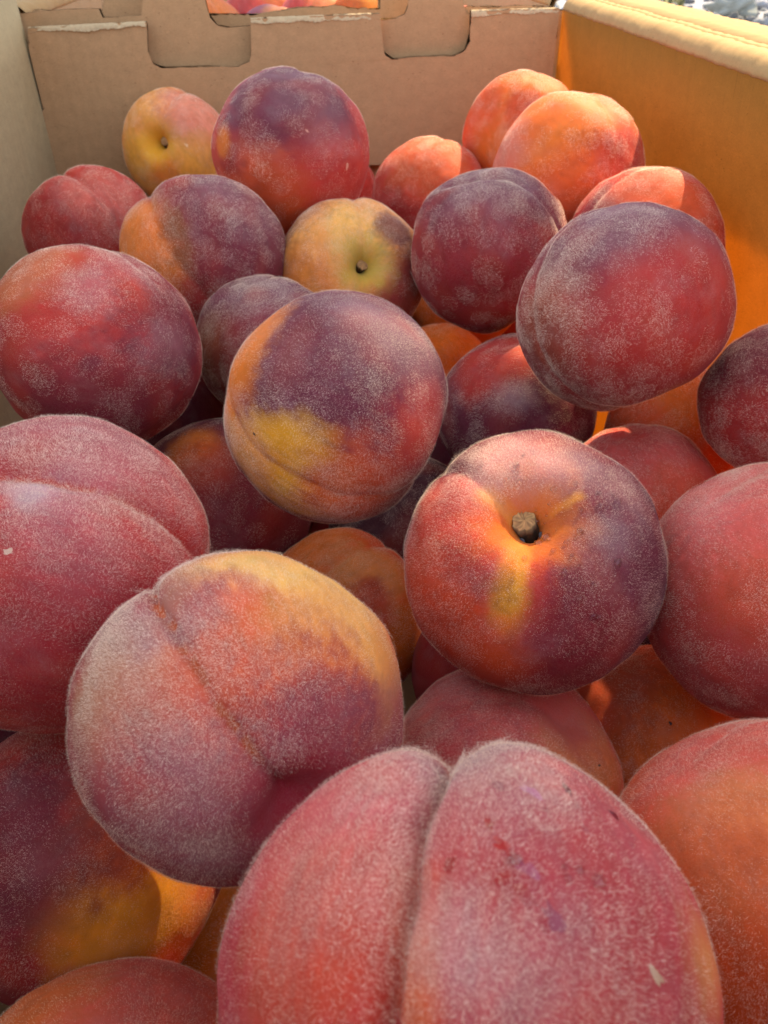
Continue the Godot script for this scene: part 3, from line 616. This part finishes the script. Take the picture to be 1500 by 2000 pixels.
# ---------------------------------------------------------------- cardboard
func ragged(corners: PackedVector2Array, step: float, amount: float, seed_at: float) -> PackedVector2Array:
	var out := PackedVector2Array()
	for i in corners.size():
		var a := corners[i]
		var b := corners[(i + 1) % corners.size()]
		var count := maxi(1, int(a.distance_to(b) / step))
		for k in count:
			var p := a.lerp(b, float(k) / count)
			if count > 2:
				p += Vector2(fine.get_noise_2d(p.x * 260.0 + seed_at, p.y * 260.0), fine.get_noise_2d(p.x * 260.0, p.y * 260.0 + seed_at + 9.0)) * amount
				p += Vector2(low.get_noise_2d(p.x * 40.0, p.y * 40.0 + seed_at), low.get_noise_2d(p.y * 40.0, p.x * 40.0 - seed_at)) * amount * 1.2
			out.append(p)
	return out


func sheet(outline: PackedVector2Array, z0: float, z1: float, bow: float) -> Array:
	# a liner with two faces and its rim, bowed and dented a little: returns [faces, rim]
	var st := SurfaceTool.new()
	st.begin(Mesh.PRIMITIVE_TRIANGLES)
	var rim := SurfaceTool.new()
	rim.begin(Mesh.PRIMITIVE_TRIANGLES)
	var poly := outline
	if Geometry2D.is_polygon_clockwise(poly):
		poly = poly.duplicate()
		poly.reverse()
	var tri := Geometry2D.triangulate_polygon(poly)
	var put := func(s: SurfaceTool, p: Vector2, z: float) -> void:
		s.add_vertex(Vector3(p.x, p.y, z + bow * low.get_noise_2d(p.x * 9.0, p.y * 14.0)))
	for k in range(0, tri.size(), 3):
		for q in [0, 2, 1]:
			st.set_normal(Vector3.BACK)
			put.call(st, poly[tri[k + q]], z1)
		for q in [0, 1, 2]:
			st.set_normal(Vector3.FORWARD)
			put.call(st, poly[tri[k + q]], z0)
	for i in poly.size():
		var a := poly[i]
		var b := poly[(i + 1) % poly.size()]
		var out := Vector3(b.y - a.y, a.x - b.x, 0).normalized()
		for q in [[a, z1], [b, z0], [b, z1], [a, z1], [a, z0], [b, z0]]:
			rim.set_normal(out)
			put.call(rim, q[0], q[1])
	return [st.commit(), rim.commit()]


func board(called: String, parent: Node3D, corners: PackedVector2Array, z: float, mat: Material, amount := 0.0004, seed_at := 0.0, bow := 0.0) -> Node3D:
	# corrugated board: two ragged liners with a core set back between them
	var front := sheet(ragged(corners, 0.0018, amount, seed_at), z - 0.0027, z, bow)
	var o := part(called, front[0], mat, parent)
	part("cut_edge", front[1], kraft_edge, o)
	var core := ragged(corners, 0.0016, amount * 1.6, seed_at + 31.0)
	var inner := sheet(core, z - 0.0036, z - 0.0028, bow)
	part("corrugated_core", inner[1], kraft_edge, o)
	var back := sheet(ragged(corners, 0.0018, amount, seed_at + 67.0), z - 0.0044, z - 0.0037, bow)
	part("back_liner", back[0], mat, o)
	part("cut_edge", back[1], kraft_edge, o)
	return o


func wall_profile(mirror: float, x0: float, y0: float, top: float, r: float, flap: float, from_arc: bool) -> PackedVector2Array:
	# a wall 4 mm thick whose top is folded outwards as a flap: inner line then outer line
	var inside := PackedVector2Array()
	var outside := PackedVector2Array()
	if not from_arc:
		for k in 9:
			var y := lerpf(y0, top - r, k / 8.0)
			inside.append(Vector2(x0, y))
			outside.append(Vector2(x0 + 0.004, y))
	else:
		for k in 9:
			var a := PI - PI / 2 * k / 8.0
			inside.append(Vector2(x0 + r + cos(a) * r, top - r + sin(a) * r))
			outside.append(Vector2(x0 + r + cos(a) * (r - 0.004), top - r + sin(a) * (r - 0.004)))
		# two score lines, then the flap running outwards and slightly down
		for q in [[0.0035, 0.0], [0.0040, -0.0012], [0.0046, 0.0002], [0.0085, 0.0004], [0.0090, -0.0014], [0.0096, 0.0006], [0.020, 0.0012], [flap * 0.7, 0.0012], [flap, -0.0004]]:
			inside.append(Vector2(x0 + r + q[0], top + q[1]))
			outside.append(Vector2(x0 + r + q[0], top + q[1] - 0.004))
	var out := inside.duplicate()
	outside.reverse()
	out.append_array(outside)
	for k in out.size():
		out[k].x *= mirror
	return out


func swept_wall(profile: PackedVector2Array, za: float, zb: float, bulge: float, mirror: float, grain: float) -> ArrayMesh:
	var st := SurfaceTool.new()
	st.begin(Mesh.PRIMITIVE_TRIANGLES)
	var steps := 150
	var count := profile.size()
	for j in steps + 1:
		var z := lerpf(za, zb, float(j) / steps)
		for i in count + 1:
			var p := profile[i % count]
			var low_down := sm(-0.05, -0.16, p.y) * sm(-0.34, -0.24, p.y)
			var out := bulge * low_down * sin(PI * j / steps) + grain * low.get_noise_2d(z * 60.0, p.y * 30.0) + grain * 0.5 * low.get_noise_2d(z * 330.0, p.y * 220.0)
			# washboard of the flutes
			var flute := 0.00022 * sin(z * TAU / 0.0072) * (1.0 if grain > 0.0 else 0.0) * sm(-0.09, -0.055, p.y)
			st.set_smooth_group(0)
			st.add_vertex(Vector3(p.x + mirror * (out + flute), p.y + grain * 0.5 * low.get_noise_2d(z * 25.0, 7.0) * sm(-0.07, -0.05, p.y) + flute, z))
	for j in steps:
		for i in count:
			var a := j * (count + 1) + i
			var b := a + count + 1
			if mirror > 0.0:
				for q in [a, b, a + 1, a + 1, b, b + 1]:
					st.add_index(q)
			else:
				for q in [a, a + 1, b, a + 1, b + 1, b]:
					st.add_index(q)
	st.generate_normals()
	return st.commit()


func slab(size: Vector3, at: Vector3, called: String, mat: Material, parent: Node3D) -> MeshInstance3D:
	var b := BoxMesh.new()
	b.size = size
	var o := part(called, b, mat, parent)
	o.position = at
	return o


func torn_lip(xa: float, xb: float, ya: float, yb: float, z: float, parent: Node3D) -> void:
	# the torn top of a board: pale inner paper rolled back over the cut, with flute holes left open here and there
	var st := SurfaceTool.new()
	st.begin(Mesh.PRIMITIVE_TRIANGLES)
	var steps := int((xb - xa) / 0.0006)
	var across := 6
	for i in steps + 1:
		var t := float(i) / steps
		var x := lerpf(xa, xb, t)
		var y := lerpf(ya, yb, t)
		var drop := 0.0026 + 0.0011 * low.get_noise_2d(x * 50.0, 3.0) + 0.0004 * low.get_noise_2d(x * 420.0, 8.0)
		var open := sm(0.35, 0.6, low.get_noise_2d(x * 60.0, 15.0))
		for j in across + 1:
			var s := float(j) / across
			var a := s * 1.9
			var r := 0.0021 * (1.0 + 0.35 * low.get_noise_2d(x * 160.0, s * 3.0))
			var pull := open * sin(PI * s) * 0.0018
			st.add_vertex(Vector3(x, y - drop + (drop + 0.0006) * sin(a) - pull, z + 0.0006 - r * (1.0 - cos(a)) - pull * 0.5 + 0.0003 * low.get_noise_2d(x * 300.0, s * 6.0)))
	for i in steps:
		for j in across:
			var a := i * (across + 1) + j
			for k in [a, a + 1, a + across + 2, a, a + across + 2, a + across + 1]:
				st.add_index(k)
	st.generate_normals()
	part("torn_lip", st.commit(), kraft_edge, parent)


func boxes() -> void:
	var base := -0.340
	var o := thing("cardboard_box", "open brown cardboard box heaped with peaches, nearest the viewer", "box", Vector3.ZERO)
	# right and left walls, each folded outwards at the top
	for s in [1.0, -1.0]:
		var x0 := 0.191 if s > 0 else 0.1855
		var w := part("side_wall", swept_wall(wall_profile(s, x0, base, -0.0495 if s > 0 else -0.0330, 0.008, 0.05, false), -0.640, 0.020, 0.008, s, 0.0005), kraft_lit if s > 0 else kraft_sky_lit, o)
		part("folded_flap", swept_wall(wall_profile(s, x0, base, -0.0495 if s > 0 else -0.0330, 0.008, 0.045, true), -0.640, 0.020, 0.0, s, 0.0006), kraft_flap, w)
	slab(Vector3(0.366, 0.004, 0.656), Vector3(0.003, base + 0.002, -0.312), "bottom", kraft, o)
	slab(Vector3(0.366, 0.285, 0.004), Vector3(0.003, base + 0.147, 0.016), "front_wall", kraft, o)
	# back: an outer wall with two stacking tabs and, folded down before it, an inner flap with notches
	var outer := PackedVector2Array([
		Vector2(-0.1935, base + 0.004), Vector2(0.1965, base + 0.004), Vector2(0.1965, -0.0575), Vector2(0.1265, -0.0600), Vector2(0.1215, -0.0575), Vector2(0.1185, -0.0500), Vector2(0.1165, -0.0330), Vector2(0.1105, -0.0270), Vector2(0.0890, -0.0270), Vector2(0.0830, -0.0320),
		Vector2(0.0805, -0.0520), Vector2(0.0775, -0.0578), Vector2(0.0720, -0.0602), Vector2(-0.0480, -0.0628), Vector2(-0.0550, -0.0612), Vector2(-0.0595, -0.0565), Vector2(-0.0608, -0.0500), Vector2(-0.0625, -0.0330), Vector2(-0.0690, -0.0265), Vector2(-0.0970, -0.0265), Vector2(-0.1030, -0.0320),
		Vector2(-0.1045, -0.0540), Vector2(-0.1320, -0.0555), Vector2(-0.1335, -0.0500), Vector2(-0.1500, -0.0497), Vector2(-0.1925, -0.0520)])
	board("back_wall", o, outer, -0.6430, kraft, 0.0003, 5.0, 0.0006)
	var flap := PackedVector2Array([
		Vector2(-0.1865, -0.1600), Vector2(-0.1920, -0.1570), Vector2(-0.1905, -0.1370), Vector2(-0.1885, -0.1130), Vector2(-0.1835, -0.1075), Vector2(-0.1845, -0.0910), Vector2(-0.1842, -0.0730), Vector2(-0.1812, -0.0590), Vector2(-0.1020, -0.0575),
		Vector2(-0.1040, -0.0770), Vector2(-0.1020, -0.0822), Vector2(-0.0975, -0.0848), Vector2(-0.0425, -0.0858), Vector2(-0.0350, -0.0832), Vector2(-0.0328, -0.0765), Vector2(-0.0313, -0.0572),
		Vector2(0.0585, -0.0562), Vector2(0.0600, -0.0770), Vector2(0.0622, -0.0815), Vector2(0.0665, -0.0838), Vector2(0.1120, -0.0830), Vector2(0.1200, -0.0800), Vector2(0.1232, -0.0740), Vector2(0.1228, -0.0560), Vector2(0.1860, -0.0560),
		Vector2(0.1868, -0.1050), Vector2(0.1880, -0.1560), Vector2(0.1820, -0.1590), Vector2(0.0560, -0.1545), Vector2(-0.0600, -0.1580)])
	board("inner_flap", o, flap, -0.6330, kraft, 0.00045, 14.0, 0.0012)

	for q in [[-0.1815, -0.1025, -0.0590, -0.0575], [-0.0310, 0.0583, -0.0572, -0.0562], [0.1232, 0.1858, -0.0560, -0.0560]]:
		torn_lip(q[0], q[1], q[2], q[3], -0.6330, o.get_node("inner_flap"))

	# the next box behind it
	var p := thing("cardboard_box", "second brown cardboard box of peaches standing behind the nearest box", "box", Vector3.ZERO)
	for s in [1.0, -1.0]:
		var w := part("side_wall", swept_wall(wall_profile(s, 0.190, base, -0.0480, 0.010, 0.05, false), -1.250, -0.672, 0.004, s, 0.0005), kraft, p)
		part("folded_flap", swept_wall(wall_profile(s, 0.190, base, -0.0480, 0.010, 0.045, true), -1.250, -0.672, 0.0, s, 0.0006), kraft_flap, w)
	slab(Vector3(0.376, 0.004, 0.575), Vector3(0, base + 0.002, -0.961), "bottom", kraft, p)
	slab(Vector3(0.376, 0.285, 0.004), Vector3(0, base + 0.147, -1.246), "back_wall", kraft, p)
	var near := PackedVector2Array([
		Vector2(-0.1880, base + 0.004), Vector2(0.1880, base + 0.004), Vector2(0.1880, -0.0580), Vector2(0.1200, -0.0575), Vector2(0.1000, -0.0555), Vector2(0.0850, -0.0480), Vector2(0.0840, -0.0340), Vector2(0.0640, -0.0340), Vector2(0.0620, -0.0565),
		Vector2(0.0420, -0.0560), Vector2(0.0300, -0.0540), Vector2(0.0080, -0.0552), Vector2(-0.0300, -0.0580), Vector2(-0.0750, -0.0575), Vector2(-0.1060, -0.0570), Vector2(-0.1070, -0.0330), Vector2(-0.1350, -0.0330), Vector2(-0.1370, -0.0540), Vector2(-0.1880, -0.0520)])
	board("front_wall", p, near, -0.6760, kraft, 0.0009, 40.0, 0.0006)


func fallen_leaf() -> void:
	var v := PackedVector3Array()
	var n := PackedVector3Array()
	var ix := PackedInt32Array()
	for i in 13:
		var t := i / 12.0
		var wide := 0.006 * sin(PI * pow(t, 0.8)) * (1.0 + 0.12 * sin(i * 2.3))
		for j in 3:
			v.append(Vector3((j - 1) * wide, 0.0016 * absf(j - 1.0) + 0.004 * sin(PI * t), (t - 0.5) * 0.034))
			n.append(Vector3((1 - j) * 0.3, 1, 0).normalized())
		if i < 12:
			var a := i * 3
			for j in 2:
				ix.append_array([a + j, a + j + 3, a + j + 1, a + j + 1, a + j + 3, a + j + 4])
	var m := StandardMaterial3D.new()
	m.albedo_color = Color(0.16, 0.30, 0.08)
	m.roughness = 0.5
	m.backlight_enabled = true
	m.backlight = Color(0.3, 0.4, 0.1)
	m.cull_mode = BaseMaterial3D.CULL_DISABLED
	var o := part("leaf", arrays_mesh(v, n, PackedColorArray(), ix), m, self)
	o.position = Vector3(-0.0644, -0.2701, -0.1136)
	o.basis = Basis(Vector3(0.3, 0.2, 1).normalized(), 0.5) * Basis(Vector3.RIGHT, 0.9)
	tag(o, "dark green leaf caught in the gap by the lower left peaches", "leaf")


func neighbour_peaches() -> void:
	var at := [
		[Vector3(-0.075, -0.088, -0.745), 0.038, "red", "red peach in the second box, just right of the nearest left tab"], [Vector3(-0.020, -0.090, -0.735), 0.033, "dusty_purple", "dusky peach in the second box, showing low between its neighbours"],
		[Vector3(0.018, -0.084, -0.770), 0.037, "rose", "rosy sunlit peach in the second box, middle of its front row"], [Vector3(0.062, -0.083, -0.752), 0.038, "orange", "bright orange peach in the second box beside its right tab"],
		[Vector3(-0.150, -0.100, -0.750), 0.037, "red", "red peach at the left wall of the second box"], [Vector3(0.140, -0.100, -0.750), 0.037, "orange_red", "orange red peach at the right wall of the second box"],
		[Vector3(-0.110, -0.082, -0.820), 0.037, "orange_red", "orange red peach in the second row of the second box, left"], [Vector3(-0.025, -0.078, -0.830), 0.038, "rose", "rosy peach in the second row of the second box, behind the dusky one"],
		[Vector3(0.070, -0.080, -0.835), 0.037, "red", "red peach in the second row of the second box, behind the bright orange one"]]
	for q in at:
		peach("peach", q[3], q[0], q[1], Vector3(rng.randf() - 0.5, -0.3, -0.7), Vector3(0.2, 1, 0.1), q[2], [[Vector3(0.4, 0.6, 0.5), 0.7, 0.3, "apricot", 0.5], [Vector3(-0.6, 0.4, 0.5), 0.5, 0.25, "deep_red", 0.5]], {"hairs": 0, "fine": 80})


# ---------------------------------------------------------------- surroundings
func stone_mesh(seed_at: float, flat: float, rough := 0.35) -> ArrayMesh:
	var v := PackedVector3Array()
	var ix := PackedInt32Array()
	var st := SurfaceTool.new()
	st.begin(Mesh.PRIMITIVE_TRIANGLES)
	var nu := 18
	var nv := 11
	for j in nv + 1:
		for i in nu + 1:
			var th := PI * j / nv
			var ph := TAU * (i % nu) / nu
			var d := Vector3(sin(th) * cos(ph), cos(th), sin(th) * sin(ph))
			var r := 1.0 + rough * low.get_noise_3dv(d * 1.3 + Vector3.ONE * seed_at) + 0.3 * rough * low.get_noise_3dv(d * 4.0 + Vector3.ONE * seed_at)
			st.add_vertex(Vector3(d.x * r, d.y * r * flat, d.z * r))
	for j in nv:
		for i in nu:
			var a := j * (nu + 1) + i
			for q in [a, a + nu + 2, a + 1, a, a + nu + 1, a + nu + 2]:
				st.add_index(q)
	st.generate_normals()
	return st.commit()


func surroundings() -> void:
	var soil := StandardMaterial3D.new()
	soil.resource_name = "gravel_soil"
	var sim := strokes(1024, Color(0.55, 0.55, 0.57), 22000, 9, [Color(0.72, 0.72, 0.72), Color(0.36, 0.37, 0.40), Color(0.62, 0.58, 0.50), Color(0.45, 0.46, 0.50)], 0.8)
	soil.albedo_texture = ImageTexture.create_from_image(sim)
	soil.uv1_triplanar = true
	soil.uv1_world_triplanar = true
	soil.uv1_scale = Vector3.ONE * 1.3
	soil.roughness = 0.95
	var plane := PlaneMesh.new()
	plane.size = Vector2(300, 300)
	var g := part("ground", plane, soil, self)
	g.position = Vector3(0, -0.345, -40)
	g.set_meta("kind", "structure")
	# gravel
	var grey := StandardMaterial3D.new()
	grey.vertex_color_use_as_albedo = true
	grey.roughness = 0.9
	var mm := MultiMesh.new()
	mm.transform_format = MultiMesh.TRANSFORM_3D
	mm.use_colors = true
	mm.mesh = stone_mesh(2.0, 0.6)
	mm.instance_count = 3200
	for i in mm.instance_count:
		var r := 0.010 + 0.035 * pow(rng.randf(), 3.0)
		var at := Vector3(rng.randf_range(0.5, 4.6), -0.345 + r * 0.25, rng.randf_range(-6.5, -1.4))
		mm.set_instance_transform(i, Transform3D(Basis(Vector3.UP, rng.randf() * TAU) * Basis().scaled(Vector3(r, r, r * 0.8)), at))
		var k := rng.randf_range(0.10, 0.34)
		mm.set_instance_color(i, Color(k, k * 1.0, k * rng.randf_range(0.95, 1.12)))
	var gr := MultiMeshInstance3D.new()
	gr.name = "gravel"
	gr.multimesh = mm
	gr.material_override = grey
	tag(gr, "loose grey gravel on the ground beyond the boxes", "gravel")
	gr.set_meta("kind", "stuff")
	add_child(gr)
	# rocks and weeds seen past the folded right flap
	var rocks := [
		[Vector3(1.66, -0.31, -3.35), 0.075, Color(0.55, 0.56, 0.53), "large pale grey rock beyond the folded right flap"], [Vector3(1.42, -0.32, -3.55), 0.06, Color(0.44, 0.46, 0.42), "mid grey rock beside the grass tuft, left of the large pale one"],
		[Vector3(1.86, -0.32, -3.72), 0.07, Color(0.36, 0.40, 0.46), "blue grey rock behind the large pale one"], [Vector3(1.50, -0.33, -3.02), 0.05, Color(0.26, 0.27, 0.28), "small dark rock nearest the folded right flap"],
		[Vector3(2.10, -0.32, -3.42), 0.07, Color(0.50, 0.52, 0.50), "grey rock right of the large pale one"]]
	for q in rocks:
		var m := StandardMaterial3D.new()
		m.albedo_color = q[2]
		m.roughness = 0.95
		var r := part("rock", stone_mesh((q[0] as Vector3).x * 7.0, 0.6, 0.6), m, self)
		r.position = q[0]
		r.scale = Vector3.ONE * (q[1] as float)
		tag(r, q[3], "rock")
	weed(Vector3(1.80, -0.345, -3.60), 0.14, 170, Color(0.30, 0.30, 0.03), "yellow green grass tuft between the rocks beyond the right flap")
	weed(Vector3(1.56, -0.345, -3.70), 0.15, 150, Color(0.10, 0.13, 0.05), "dull green grass tuft left of the yellow green one")
	weed(Vector3(1.78, -0.345, -3.15), 0.10, 60, Color(0.34, 0.26, 0.08), "short straw coloured grass tuft on the gravel by the pale rock")
	# canopy added out of view, its edge set to shade the near box
	var cloth := StandardMaterial3D.new()
	cloth.resource_name = "added_shade_cloth"
	cloth.albedo_color = Color(0.97, 0.93, 0.84)
	cloth.roughness = 0.9
	cloth.backlight_enabled = true
	cloth.backlight = Color(0.29, 0.28, 0.255)
	var c := thing("added_canopy", "added unseen white cloth on metal poles, shaping sun and shade over the box", "canopy", Vector3.ZERO)
	var t := 2.3
	var e0 := Vector3(0.030, -0.057, -0.640) + SUN * t
	var e1 := Vector3(0.168, -0.100, -0.300) + SUN * t
	var along := (e1 - e0).normalized()
	along.y *= 0.3
	along = along.normalized()
	var back := Vector3(-along.z, 0, along.x)
	if back.x > 0:
		back = -back
	var p0 := e0 - along * 1.2
	# every other fine cell left open, added to let sun onto one near peach
	var light_gap := Vector3(0.004, -0.105, -0.124) + SUN * ((p0.y + 0.105) / SUN.y)
	var vu := along.dot(light_gap - p0)
	var vw := back.dot(light_gap - p0)
	var us := PackedFloat32Array()
	var ws := PackedFloat32Array()
	for i in 9:
		us.append(lerpf(0.0, vu - 0.055, i / 8.0))
		ws.append(lerpf(0.0, vw - 0.055, i / 8.0))
	for i in range(1, 12):
		us.append(vu - 0.055 + 0.01 * i)
		ws.append(vw - 0.055 + 0.01 * i)
	for i in range(1, 9):
		us.append(lerpf(vu + 0.055, 2.7, i / 8.0))
		ws.append(lerpf(vw + 0.055, 2.2, i / 8.0))
	var st := SurfaceTool.new()
	st.begin(Mesh.PRIMITIVE_TRIANGLES)
	var k := us.size()
	for i in k:
		for j in k:
			st.add_vertex(p0 + along * us[i] + back * ws[j] + Vector3.DOWN * 0.04 * sin(PI * us[i] / 2.7) * sin(PI * ws[j] / 2.2))
	for i in k - 1:
		for j in k - 1:
			var off := Vector2(us[i] + 0.005 - vu, ws[j] + 0.005 - vw)
			if i >= 8 and i < 19 and j >= 8 and j < 19 and off.length() < 0.043 and (i + j) % 2 == 0:
				continue
			var a := i * k + j
			for q in [a, a + 1, a + k + 1, a, a + k + 1, a + k]:
				st.add_index(q)
	st.generate_normals()
	part("cloth", st.commit(), cloth, c)
	var metal := StandardMaterial3D.new()
	metal.albedo_color = Color(0.8, 0.8, 0.8)
	metal.metallic = 0.8
	metal.roughness = 0.4
	for q in [[0.02, 0.03], [0.98, 0.03], [0.02, 0.97], [0.98, 0.97]]:
		var top: Vector3 = p0 + along * (2.7 * (q[0] as float)) + back * (2.2 * (q[1] as float))
		var pole := CylinderMesh.new()
		pole.top_radius = 0.016
		pole.bottom_radius = 0.016
		pole.height = top.y + 0.345
		var b := part("pole", pole, metal, c)
		b.position = Vector3(top.x, (top.y - 0.345) / 2.0 - 0.004, top.z)


func weed(at: Vector3, high: float, blades: int, color: Color, label: String) -> void:
	var v := PackedVector3Array()
	var n := PackedVector3Array()
	var ix := PackedInt32Array()
	for i in blades:
		var a := rng.randf() * TAU
		var r := high * 0.35 * sqrt(rng.randf())
		var foot := Vector3(cos(a) * r, 0, sin(a) * r)
		var out := Vector3(cos(a + rng.randfn(0, 0.6)), 0, sin(a + rng.randfn(0, 0.6)))
		var h := high * rng.randf_range(0.5, 1.0)
		var across := Vector3(-out.z, 0, out.x) * 0.004
		var k := v.size()
		for s in 4:
			var t := s / 3.0
			var p := foot + Vector3.UP * h * t + out * h * 0.6 * t * t
			v.append_array([p - across * (1.0 - t * 0.9), p + across * (1.0 - t * 0.9)])
			n.append_array([(out * -0.6 + Vector3.UP * 0.7).normalized(), (out * -0.6 + Vector3.UP * 0.7).normalized()])
			if s < 3:
				ix.append_array([k + s * 2, k + s * 2 + 2, k + s * 2 + 1, k + s * 2 + 1, k + s * 2 + 2, k + s * 2 + 3])
	var m := StandardMaterial3D.new()
	m.albedo_color = color.linear_to_srgb()
	m.backlight_enabled = true
	m.backlight = Color(0.6, 0.6, 0.5)
	m.roughness = 0.7
	m.cull_mode = BaseMaterial3D.CULL_DISABLED
	var o := part("grass_tuft", arrays_mesh(v, n, PackedColorArray(), ix), m, self)
	o.position = at
	tag(o, label, "grass")
